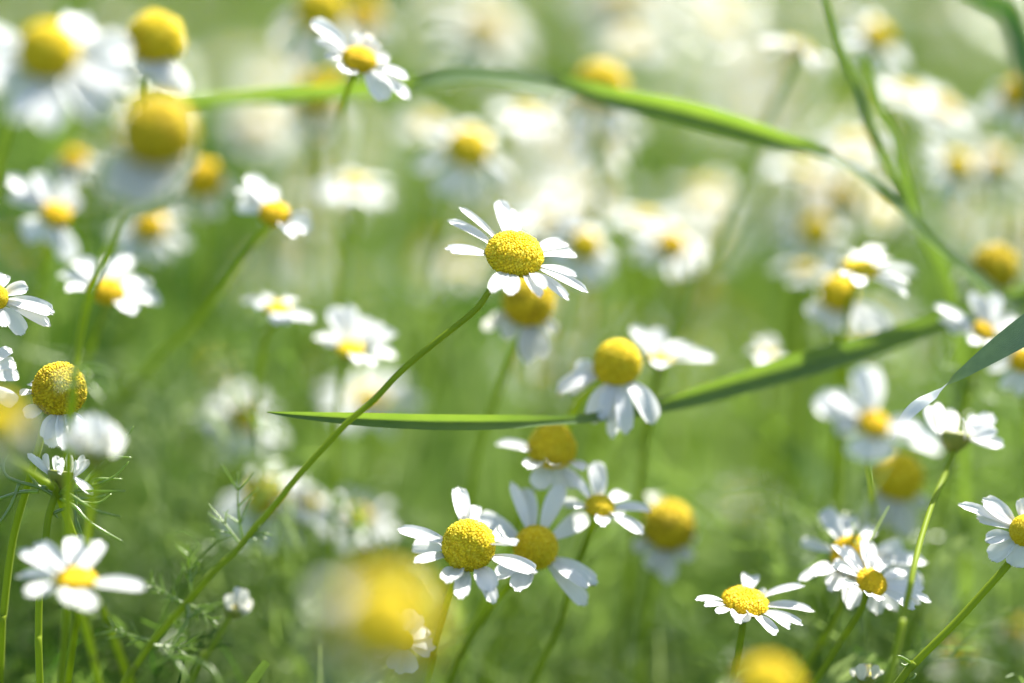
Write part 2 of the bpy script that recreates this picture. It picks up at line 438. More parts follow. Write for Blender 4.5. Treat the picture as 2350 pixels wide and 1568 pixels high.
# ------------------------------------------------------------------ leaves made of fine green threads
def thread(mb, pts, r, o, tip=0.35):
    P = catmull([at(*p) for p in pts], max(8, 5 * len(pts)))
    k = len(P)
    mb.add(tube([p - o for p in P], [r * (1 - (1 - tip) * (i / (k - 1)) ** 2) for i in range(k)], 7, 0.05))
def thread_leaf(root, curves, r=0.00032, material=None):
    mb = MB()
    for c in curves: thread(mb, c, r, root.location)
    link("leaf", mesh("leaf", mb.v, mb.f, material or M_LEAF), root)
def feather(root, x, y, d, ang, length, spread=0.5, seed=0, r=0.00022):
    """a twice-divided chamomile leaf that leaves the stem at (x, y)"""
    rr = random.Random(seed); mb = MB(); a = R_(ang)
    def go(x, y, d, a, ln, lev, r):
        pts = [(x, y, d)]; bend = rr.uniform(-.35, .35)
        for i in range(1, 5):
            aa = a + bend * i / 4
            x2 = pts[-1][0] + math.cos(aa) * ln / 4; y2 = pts[-1][1] - math.sin(aa) * ln / 4
            pts.append((x2, y2, pts[-1][2] + rr.uniform(-1, 1) * ln * 0.012))
        thread(mb, pts, r, root.location)
        if lev:
            for i in (1, 2, 3):
                for sgn in (-1, 1):
                    if rr.random() < 0.85:
                        go(*pts[i], a + bend * i / 4 + sgn * rr.uniform(.45, .95), ln * rr.uniform(.28, .45), lev - 1, r * 0.85)
    go(x, y, d, a, length, 1, r)
    link("leaf", mesh("leaf", mb.v, mb.f, M_LEAF), root)

# ------------------------------------------------------------------ the flowers, one by one
# sharp ones near the plane of focus
f = flower("sharp chamomile alone above the others, wide yellow dome on a long slanting stem", 1183, 575, 530, 128, 'low', (0.16, 0.74, 0.64),
    wide=1.12, tips=[(1052, 475, 17), (1026, 505, 20), (1019, 572, 20), (1035, 580, 31), (1146, 458, 30), (1176, 480, 30), (1302, 560, 32), (1322, 583, 34), (1325, 636, 24),
          (1351, 673, 25), (1305, 691, 27), (1250, 664, 23), (1239, 683, 24), (1172, 679, 31), (1131, 672, 30)], L=2.05,
    stem=[(1125, 666, 529), (1090, 712, 528), (1000, 785, 527), (920, 852, 526), (860, 916, 525), (800, 967, 524), (740, 1030, 523), (690, 1085, 522), (640, 1147, 521),
          (580, 1217, 520), (540, 1265, 519), (490, 1312, 518), (420, 1392, 518), (350, 1472, 518), (300, 1545, 518), (265, 1600, 518)], fine=True, stem_r=7.2)
feather(f, 556, 1243, 519.5, 100, 160, seed=3); feather(f, 552, 1250, 519.5, 125, 120, seed=5); feather(f, 560, 1238, 519.5, 25, 60, seed=8)
feather(f, 425, 1388, 518, 150, 110, seed=9); feather(f, 440, 1365, 518, 95, 120, seed=12); feather(f, 428, 1384, 518, -25, 90, seed=14)
thread_leaf(f, [[(428, 1384, 518), (432, 1420, 516), (400, 1470, 514), (385, 1510, 512), (340, 1530, 512)], [(385, 1508, 512), (440, 1512, 510), (490, 1540, 508), (520, 1600, 506)],
                [(432, 1420, 516), (470, 1395, 515), (520, 1382, 515)], [(395, 1505, 512), (430, 1560, 510), (445, 1620, 510)]], 0.00034)
feather(f, 350, 1472, 518, 170, 120, seed=21); feather(f, 345, 1480, 518, -10, 110, seed=23)

f = flower("sharp chamomile with eleven ragged petals, left of a second one with round domed centre", 1073, 1244, 528, 117, 'cone', (-0.10, 0.50, 0.86),
    wide=1.22, tips=[(911, 1213, 28), (946, 1255, 26), (951, 1293, 24), (1029, 1339, 36), (1057, 1377, 28), (1128, 1362, 36), (1136, 1387, 25), (1234, 1316, 34), (1180, 1252, 38), (1158, 1222, 30),
          (1051, 1117, 30), (1090, 1160, 26)], L=2.2, stem=[(1040, 1345, 534), (1012, 1430, 538), (992, 1500, 540), (975, 1580, 542)], fine=True)
f = flower("shaded chamomile with bluish petals touching the sharp one beside it", 1230, 1252, 543, 98, 'cone', (0.02, 0.34, 0.94),
    wide=1.12, tips=[(1172, 1103, 22), (1200, 1120, 38), (1290, 1110, 34), (1347, 1182, 36), (1373, 1342, 32), (1349, 1352, 26), (1347, 1391, 36), (1187, 1359, 40), (1136, 1331, 32), (1095, 1182, 36), (1118, 1200, 30)],
    L=2.6, stem=[(1165, 1345, 550), (1118, 1405, 553), (1060, 1500, 557), (1030, 1570, 560)], fine=True)
f = flower("small starry chamomile touching the petals of the shaded bluish flower from behind", 1377, 1158, 549, 66, 'low', (0.10, 0.80, 0.55),
    wide=1.1, tips=[(1293, 1081, 24), (1367, 1058, 34), (1437, 1136, 30), (1495, 1173, 28), (1426, 1190, 24), (1477, 1226, 28), (1384, 1211, 30), (1291, 1153, 20), (1321, 1168, 18)],
    L=3.0, stem=[(1358, 1215, 553), (1325, 1300, 556), (1295, 1400, 558), (1255, 1500, 560)])
f = flower("flat open chamomile with a broad orange disc and clubbed petals on an upright stem", 1711, 1377, 537, 104, 'flat', (0.18, 0.86, 0.48),
    wide=1.1, tips=[(1595, 1378, 17), (1616, 1392, 20), (1646, 1409, 22), (1693, 1431, 40), (1722, 1412, 24), (1778, 1460, 30), (1812, 1446, 26), (1844, 1437, 24), (1870, 1405, 27), (1849, 1345, 25), (1762, 1362, 18), (1724, 1322, 34)],
    L=2.0, stem=[(1704, 1440, 538), (1696, 1490, 539), (1690, 1530, 540), (1680, 1590, 541)], aged=2, fine=True)
f = flower("many petalled chamomile with one petal folded over its disc, in front of another", 2002, 1334, 538, 72, 'flat', (0.30, 0.62, 0.72),
    wide=1.12, tips=[(1907, 1249, 20), (1936, 1251, 20), (1913, 1288, 22), (1911, 1303, 24), (1931, 1342, 22), (1987, 1236, 33), (2026, 1280, 36), (2077, 1311, 24), (2078, 1333, 22), (2122, 1351, 26), (2138, 1383, 22),
          (2100, 1401, 24), (2114, 1386, 20), (2015, 1380, 26), (1992, 1369, 22)], L=2.7, stem=[(1975, 1400, 541), (1930, 1470, 544), (1880, 1550, 546)], aged=2, fine=True, bend=0.06)
f = flower("chamomile mostly hidden behind the many petalled flower, long spread petals", 1960, 1272, 552, 97, 'hemi', (0.05, 0.45, 0.88),
    tips=[(1891, 1169, 38), (1940, 1184, 46), (2001, 1205, 32), (1838, 1241, 24), (1830, 1333, 22), (1866, 1322, 38), (1902, 1358, 38), (1949, 1401, 42), (2019, 1412, 46), (2060, 1403, 38), (2073, 1252, 36), (2129, 1293, 38), (2120, 1342, 40)],
    L=2.6, stem=[(1925, 1400, 556), (1880, 1480, 560), (1830, 1560, 562)], aged=2)
f = flower("chamomile cut by the picture edge over a long slanting bare stem", 2356, 1213, 532, 76, 'hemi', (-0.15, 0.55, 0.80),
    wide=1.3, tips=[(2197, 1158, 20), (2253, 1145, 34), (2239, 1183, 32), (2260, 1243, 30), (2270, 1285, 36), (2326, 1302, 34), (2347, 1142, 28), (2440, 1180, 34), (2440, 1270, 34), (2400, 1310, 34), (2400, 1150, 34)],
    L=3.2, stem=[(2313, 1296, 533), (2260, 1356, 532), (2200, 1422, 531), (2140, 1482, 530), (2090, 1533, 530), (2045, 1590, 530)], stem_r=8.5)
thread_leaf(f, [[(2094, 1530, 530), (2085, 1518, 529), (2066, 1507, 528), (2050, 1505, 528)], [(2090, 1524, 530), (2076, 1528, 529), (2068, 1522, 529)], [(2100, 1548, 530), (2096, 1556, 529), (2088, 1560, 529)]], 0.0003)
f = flower("sharp chamomile cut by the picture edge, five long white petals fanned sideways", -10, 677, 530, 62, 'hemi', (0.45, 0.55, 0.70),
    wide=1.2, tips=[(12, 630, 24), (66, 661, 30), (126, 720, 36), (117, 750, 26), (54, 770, 34), (10, 752, 28), (-50, 760, 30), (-90, 700, 30), (-90, 640, 30), (-40, 600, 30)], L=4.2, stem=[(-30, 780, 533), (-45, 900, 536), (-60, 1200, 540)])
f = flower("chamomile past the picture edge showing only its rounded petal tips", -60, 855, 521, 90, 'hemi', (0.35, 0.50, 0.78),
    tips=[(27, 800, 26), (36, 832, 30), (44, 860, 28), (38, 926, 34), (-30, 960, 30), (-120, 940, 30), (-150, 840, 30), (-100, 760, 30), (-20, 770, 28)], L=2.6, stem=[(-75, 980, 524), (-90, 1150, 528)])
f = flower("round aged chamomile head of tiny florets with limp petals hanging down", 136, 884, 530, 119, 'ball', (0.10, 0.72, 0.70),
    tips=[(46, 908, 24, -4), (58, 958, 34, -3), (76, 905, 26, -1), (118, 1030, 40, -2), (147, 1036, 34, -4), (105, 1012, 34, -3), (172, 1022, 20, -3), (196, 985, 20, -1), (68, 880, 22, 2)],
    stem=[(112, 940, 533), (86, 1035, 533), (66, 1105, 533), (30, 1235, 534), (8, 1405, 535), (2, 1500, 536)], aged=1, fine=True, old=False, stem_r=8.6, bend=0.2)
f = flower("small half open chamomile seen from the side with short upright petals", 140, 1090, 529, 66, 'flat', (0.12, 0.98, -0.10), side=True,
    tips=[(77, 1049, 16), (104, 1040, 15), (128, 1045, 17), (142, 1050, 15), (157, 1040, 17), (172, 1056, 18), (192, 1043, 15), (206, 1055, 17), (214, 1138, 22, -3), (62, 1040, 15)],
    L=1.6, stem=[(130, 1128, 529), (112, 1185, 529), (105, 1240, 529), (92, 1350, 530), (89, 1450, 530), (92, 1580, 530)], fine=True, stem_r=8.2, bend=0.05)
D = 529
zz = lambda *p: [(a * .3197, b * .3197 + 783.3, D + (c if len(q) == 3 else 0)) for q in p for a, b, c in [q if len(q) == 3 else (*q, 0)]]
thread_leaf(f, [zz((400, 1110), (480, 1085, -1), (560, 1075, -2), (900, 1076, -4)), zz((400, 1110), (470, 1085, -2), (600, 1165, -4), (700, 1220, -5), (865, 1260, -6)),
    zz((420, 1120), (540, 1190, -2), (620, 1280, -3), (740, 1360, -3), (885, 1440, -4)), zz((430, 1125), (540, 1150, 2), (700, 1160, 3), (800, 1095, 4)), zz((430, 1125), (640, 1130, 2), (760, 1105, 3)),
    zz((430, 1125), (520, 1190), (550, 1280), (610, 1440)), zz((545, 1020), (545, 1190), (550, 1330), (600, 1420)), zz((440, 1120), (660, 1040, 2), (820, 970, 3), (925, 865, 3)),
    zz((660, 1040, 2), (690, 990, 3), (880, 990, 4)), zz((560, 1075), (680, 930, 3), (850, 780, 4), (960, 610, 4)), zz((680, 930, 3), (720, 860, 3), (820, 830, 3), (945, 835, 3)),
    zz((500, 1190), (400, 1230), (400, 1250), (415, 1270)), zz((840, 800, 4), (890, 730, 4), (905, 665, 4))], 0.00034)
thread_leaf(f, [zz((400, 1115), (280, 1050), (130, 1010), (40, 960), (25, 870), (60, 815)), zz((280, 1080), (150, 1085), (0, 1130), (-60, 1150)), zz((140, 1020), (80, 1180), (0, 1300), (-40, 1330)),
    zz((370, 1040), (290, 1050), (240, 1000), (195, 945))], 0.00036)

# a little off the plane of focus
f = flower("blurred white chamomile with nine petals low beside the thread leaves", 172, 1326, 500, 92, 'flat', (0.02, 0.90, 0.42),
    tips=[(42, 1262, 32), (81, 1245, 40), (172, 1231, 46), (231, 1240, 48), (39, 1323, 42), (62, 1365, 38), (158, 1386, 46), (207, 1400, 46), (333, 1353, 52)], L=2.7, bend=0.04,
    stem=[(185, 1400, 502), (200, 1450, 505), (215, 1510, 508), (232, 1590, 510)], aged=2)
f = flower("blurred half closed white chamomile seen side on above the green threads", 222, 1042, 493, 72, 'flat', (0.06, 0.99, -0.05), side=True,
    tips=[(170, 958, 30), (192, 948, 28), (212, 944, 30), (232, 950, 30), (252, 966, 30), (276, 990, 32), (128, 1004, 30, -4), (160, 990, 30, -5), (240, 985, 34, -6), (205, 985, 34, -6)], L=1.9,
    stem=[(218, 1075, 494), (214, 1110, 497), (206, 1200, 505), (190, 1320, 512)], bend=0.03)
f = flower("chamomile with egg shaped golden head and six drooping petals over a grass blade", 1416, 824, 556, 106, 'cone', (-0.10, 0.62, 0.78),
    tips=[(1278, 905, 46, -2), (1306, 905, 40, 0), (1359, 974, 48, -4), (1404, 1009, 28, -3), (1436, 1000, 36, -5), (1500, 975, 48, -3), (1380, 965, 30, -4), (1318, 850, 34, 2)], aged=0, bend=0.3,
    stem=[(1340, 905, 564), (1315, 945, 568), (1290, 1010, 575), (1250, 1150, 585)])
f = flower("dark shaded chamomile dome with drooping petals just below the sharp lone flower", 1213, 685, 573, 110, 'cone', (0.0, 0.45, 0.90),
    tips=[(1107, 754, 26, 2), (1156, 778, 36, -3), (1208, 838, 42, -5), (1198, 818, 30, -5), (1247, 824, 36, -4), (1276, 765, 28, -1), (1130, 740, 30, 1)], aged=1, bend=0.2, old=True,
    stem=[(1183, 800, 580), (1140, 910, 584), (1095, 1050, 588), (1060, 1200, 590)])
f = flower("white chamomile seen edge on behind the egg shaped golden head", 1514, 822, 577, 56, 'flat', (0.02, 0.96, 0.15),
    wide=1.1, tips=[(1446, 750, 42), (1506, 752, 36), (1642, 824, 42), (1570, 785, 32), (1516, 845, 36), (1470, 815, 30), (1600, 800, 34)], L=3.0, stem=[(1505, 900, 580), (1480, 1020, 584), (1465, 1150, 588)])
f = flower("chamomile with split golden dome and few petals just under the sharp grass blade", 1269, 1016, 555, 106, 'cone', (0.12, 0.75, 0.62),
    tips=[(1138, 1018, 36), (1198, 1036, 26), (1216, 1078, 42), (1268, 1068, 38), (1339, 1081, 32), (1230, 1123, 44, -2), (1325, 1120, 32, -1), (1290, 1130, 34, 0)], stem=[(1225, 1130, 562), (1190, 1200, 566), (1150, 1300, 570)])
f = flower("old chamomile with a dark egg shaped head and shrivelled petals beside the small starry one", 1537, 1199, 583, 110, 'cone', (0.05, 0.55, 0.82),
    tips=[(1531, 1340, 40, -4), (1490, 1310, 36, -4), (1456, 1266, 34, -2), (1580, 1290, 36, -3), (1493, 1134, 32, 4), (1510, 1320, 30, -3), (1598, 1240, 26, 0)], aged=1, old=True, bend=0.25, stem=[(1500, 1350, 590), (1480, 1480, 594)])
f = flower("small tilted chamomile in front of the arching grass blade, petals in pairs", 826, 132, 555, 76, 'low', (0.25, 0.72, 0.62),
    wide=1.2, tips=[(713, 47, 34), (723, 90, 32), (745, 129, 32), (790, 168, 38), (832, 72, 42), (864, 92, 42), (895, 136, 36), (893, 227, 38), (942, 229, 34), (938, 182, 28)], L=3.2,
    stem=[(804, 188, 558), (792, 225, 566), (784, 262, 585), (775, 320, 640), (768, 380, 700)], aged=2)
f = flower("crisp small chamomile with orange disc and narrow petals left of the lone flower", 632, 486, 569, 70, 'low', (0.20, 0.74, 0.60),
    wide=1.15, tips=[(569, 402, 36), (608, 427, 36), (546, 434, 32), (545, 468, 30), (590, 440, 28), (674, 548, 36), (714, 514, 36), (700, 540, 28)], L=3.0, aged=2,
    stem=[(600, 540, 574), (520, 650, 584), (430, 760, 594), (300, 900, 605)])
f = flower("white chamomile with nine petals crossed by a tall green stem", 248, 664, 573, 72, 'low', (0.12, 0.74, 0.62),
    wide=1.12, tips=[(136, 628, 32), (154, 668, 36), (175, 598, 38), (262, 587, 36), (301, 589, 32), (345, 647, 38), (371, 694, 40), (308, 724, 38), (200, 600, 30)], L=3.0, aged=2, stem=[(235, 725, 577), (210, 800, 582), (180, 930, 590)])
f = flower("chamomile with splayed white petals behind and above the one crossed by a stem", 130, 490, 594, 66, 'low', (0.30, 0.66, 0.66),
    wide=1.12, tips=[(10, 406, 38), (18, 450, 38), (75, 395, 38), (50, 540, 46), (125, 562, 42), (165, 602, 40), (162, 415, 38), (190, 462, 38), (40, 425, 30)], L=3.2, aged=2, stem=[(105, 600, 600), (70, 760, 610)])
f = flower("blurred chamomile with an orange disc and greyish petals below the tall oval dome", 342, 515, 613, 74, 'hemi', (0.05, 0.70, 0.68), n=13, L=1.8, droop=18, aged=2, stem=[(325, 610, 618), (300, 740, 625)])
f = flower("small white chamomile in a touching pair, stem straight, petals spread level", 637, 706, 578, 58, 'flat', (0.02, 0.92, 0.36),
    tips=[(555, 690, 30), (600, 678, 24), (635, 747, 36), (700, 737, 38), (718, 740, 36), (678, 690, 28), (590, 712, 26), (660, 745, 30)], L=2.8, stem=[(610, 775, 582), (598, 860, 586), (590, 1000, 592)])
f = flower("broad white chamomile with crowded upright petals in a touching pair", 804, 800, 577, 62, 'flat', (0.08, 0.88, 0.46),
    wide=1.15, tips=[(728, 770, 36), (758, 705, 42), (800, 698, 34), (845, 730, 42), (912, 768, 38), (908, 818, 38), (856, 839, 32), (770, 720, 34), (880, 745, 38), (820, 835, 30), (745, 790, 30)], L=2.9,
    stem=[(786, 840, 580), (776, 940, 584), (767, 1050, 588), (765, 1200, 592)])
f = flower("huge blurred white chamomile with a tall yellow centre in the corner", 106, 108, 468, 128, 'cone', (-0.05, 0.42, 0.90),
    tips=[(217, 62, 64), (301, 104, 66), (312, 196, 72), (270, 252, 44), (225, 285, 54), (116, 305, 68), (40, 280, 70), (-40, 215, 60), (-48, 85, 64), (-45, 150, 58), (180, 40, 50)], L=2.7, stem=[(40, 250, 478), (10, 330, 486), (-20, 480, 500)], cup=True)
f = flower("blurred golden dome with limp hanging petals, upper of two beside the corner flower", 356, 77, 491, 124, 'cone', (0.05, 0.80, 0.60),
    tips=[(378, 205, 44, -2), (402, 212, 44, -1), (430, 214, 36, 0), (318, 165, 38, -1), (340, 180, 36, -2)], bend=0.25, stem=[(330, 180, 495), (332, 250, 520), (350, 400, 575), (345, 520, 640)])
f = flower("large blurred oval dome with pale shaded petals hanging close along its stem", 360, 294, 458, 156, 'ball', (0.03, 0.62, 0.78),
    tips=[(258, 462, 90, -3), (300, 482, 90, -5), (350, 462, 80, -5), (400, 415, 64, -3), (258, 400, 66, -1), (424, 385, 50, 1)], bend=0.22, aged=1, old=True,
    stem=[(282, 482, 472), (262, 545, 490), (228, 620, 502), (200, 700, 507), (180, 800, 508), (168, 900, 506), (160, 1010, 509), (156, 1150, 511), (154, 1300, 512), (150, 1450, 514)], stem_r=10)
D = 500
thread_leaf(f, [zz((540, 200), (620, 190, -4), (720, 195, -6), (810, 250, -8), (845, 360, -8)), zz((535, 300), (600, 305, -5), (720, 315, -7), (800, 350, -8), (820, 400, -8)), zz((640, 320, -5), (690, 380, -6), (735, 425, -7)),
    zz((540, 220), (480, 225, -6), (410, 255, -10), (370, 305, -11)), zz((530, 310), (480, 305, -6), (430, 330, -9), (405, 365, -10)), zz((560, 200), (620, 240, -4), (625, 330, -5), (600, 420, -6))], 0.00036)
f = flower("very blurred yellow chamomile at the picture edge under the rounded petal tips", -6, 962, 432, 96, 'cone', (0.02, 0.55, 0.80), n=6, L=1.3, droop=60, stem=[(10, 1030, 470), (46, 1066, 500), (96, 1102, 518), (118, 1118, 526), (150, 1180, 532)], old=True)
f = flower("hugely blurred yellow chamomile dome low in the middle, white petals melting away", 884, 1422, 384, 212, 'cone', (0.14, 0.58, 0.80),
    tips=[(745, 1350, 60, 3), (738, 1470, 60, -2), (790, 1590, 60, -5), (900, 1600, 50, -6)], bend=0.2, stem=[(800, 1640, 420), (760, 1760, 430)])
f = flower("chamomile half hidden behind the hugely blurred yellow dome", 924, 1466, 540, 46, 'hemi', (0.20, 0.65, 0.72),
    tips=[(985, 1448, 34), (1000, 1486, 36), (985, 1508, 28), (948, 1545, 30), (918, 1548, 28), (890, 1408, 38), (945, 1398, 36), (858, 1505, 28), (895, 1535, 28), (970, 1415, 26)], L=2.4, stem=[(885, 1560, 562), (860, 1700, 566)])
f = flower("very blurred yellow dome rising from the bottom edge below the flat orange flower", 1762, 1572, 447, 140, 'cone', (0.03, 0.70, 0.70), n=7, L=1.2, droop=70, old=True, stem=[(1755, 1700, 455)])
f = flower("broad blurred chamomile with three fat white petals behind a grass tip", 2006, 970, 486, 70, 'low', (0.28, 0.66, 0.70),
    wide=1.12, tips=[(1866, 922, 62), (1900, 905, 44), (1975, 838, 62), (2158, 1040, 70), (1975, 1058, 62), (2033, 1055, 52), (2110, 985, 50), (1915, 985, 50)], L=3.7, stem=[(1990, 1058, 512), (2000, 1130, 548), (2012, 1230, 592), (2018, 1340, 625)], aged=2)
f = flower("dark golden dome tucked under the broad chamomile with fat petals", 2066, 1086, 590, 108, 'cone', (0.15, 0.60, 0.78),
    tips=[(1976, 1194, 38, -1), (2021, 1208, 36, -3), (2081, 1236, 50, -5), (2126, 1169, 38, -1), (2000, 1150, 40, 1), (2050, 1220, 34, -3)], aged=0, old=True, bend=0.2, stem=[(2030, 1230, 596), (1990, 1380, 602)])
f = flower("half closed chamomile in side view with an olive cup and two spread petals", 2190, 1002, 551, 84, 'flat', (0.12, 0.98, 0.02), side=True,
    tips=[(2125, 929, 28), (2153, 922, 28), (2181, 939, 26), (2209, 960, 22), (2240, 955, 34), (2278, 950, 38), (2304, 1027, 40, -3), (2255, 1020, 36, -5), (2165, 950, 30), (2138, 938, 24, 2), (2192, 944, 26, -2), (2222, 968, 26, 2), (2262, 975, 30, 1), (2290, 990, 30, -2)], L=2.1, bend=0.04,
    stem=[(2186, 1042, 549), (2166, 1095, 544), (2140, 1155, 536), (2114, 1235, 527), (2098, 1300, 521), (2086, 1360, 517), (2070, 1430, 513), (2050, 1520, 510)], stem_r=6.8)
f = flower("tilted chamomile turned away over the long grass leaf with a small orange disc", 2260, 757, 573, 50, 'low', (0.42, 0.62, 0.62),
    wide=1.1, tips=[(2143, 701, 30), (2153, 733, 28), (2174, 756, 28), (2227, 670, 32), (2258, 684, 38), (2290, 673, 36), (2339, 733, 42), (2320, 770, 32), (2230, 790, 26), (2275, 800, 26)], L=3.8, aged=2, stem=[(2240, 830, 578), (2225, 900, 582)])
f = flower("flat chamomile with a wide deep yellow disc above a darker drooping one", 1975, 615, 575, 80, 'flat', (0.10, 0.88, 0.42),
    tips=[(2017, 566, 38), (2040, 596, 32), (2106, 631, 34), (2082, 682, 32), (1968, 658, 34), (1938, 634, 26), (1960, 580, 30), (2085, 650, 28), (1930, 600, 28)], L=2.9, stem=[(1955, 680, 580), (1944, 740, 582), (1940, 830, 584), (1935, 1000, 588)])
f = flower("drooping chamomile with a tilted golden dome below the flat wide disc", 1922, 668, 594, 80, 'cone', (-0.25, 0.40, 0.82),
    tips=[(1866, 735, 58, -3), (1905, 765, 40, -4), (2040, 768, 50, -1), (1992, 760, 40, -3), (1945, 770, 28, -5), (1880, 690, 36, 1)], bend=0.2, stem=[(1935, 780, 600), (1930, 900, 604)])
f = flower("broad blurred white chamomile left of the flat wide yellow disc", 1846, 616, 614, 56, 'flat', (0.02, 0.90, 0.30), n=15, L=2.3, droop=4, stem=[(1840, 720, 620)])
f = flower("little folded white chamomile above the long dark grass leaf", 1760, 812, 600, 40, 'flat', (0.15, 0.90, 0.10), tips=[(1712, 806, 32), (1735, 775, 30), (1768, 768, 32), (1800, 830, 34), (1745, 838, 34), (1780, 790, 30)], L=2.4, stem=[(1755, 860, 625), (1750, 920, 690)])
f = flower("closed cream chamomile bud showing a few white petal tips on a thin slanting stem", 537, 1397, 514, 58, 'flat', (0.45, 0.85, 0.15), side=True,
    tips=[(545, 1346, 20, 1), (560, 1350, 20, 0), (574, 1372, 20, -1), (572, 1398, 20, -2), (552, 1366, 22, -3), (528, 1362, 20, 1)], L=1.2, old=True, cat="flower", stem=[(524, 1424, 512), (495, 1470, 511), (470, 1510, 511), (430, 1580, 510)], stem_r=6.5, bend=0.25)
f = flower("pale yellow unopened chamomile head by the bottom edge near the slanting stem", 1988, 1552, 541, 56, 'hemi', (-0.1, 0.92, 0.2), side=True, tips=[(1962, 1532, 22, 0), (1975, 1522, 22, -2), (1990, 1524, 22, -3), (2005, 1526, 22, -2), (2016, 1536, 22, 0), (1982, 1530, 24, 2)], L=1.2, stem=[(1985, 1620, 543)], old=True)
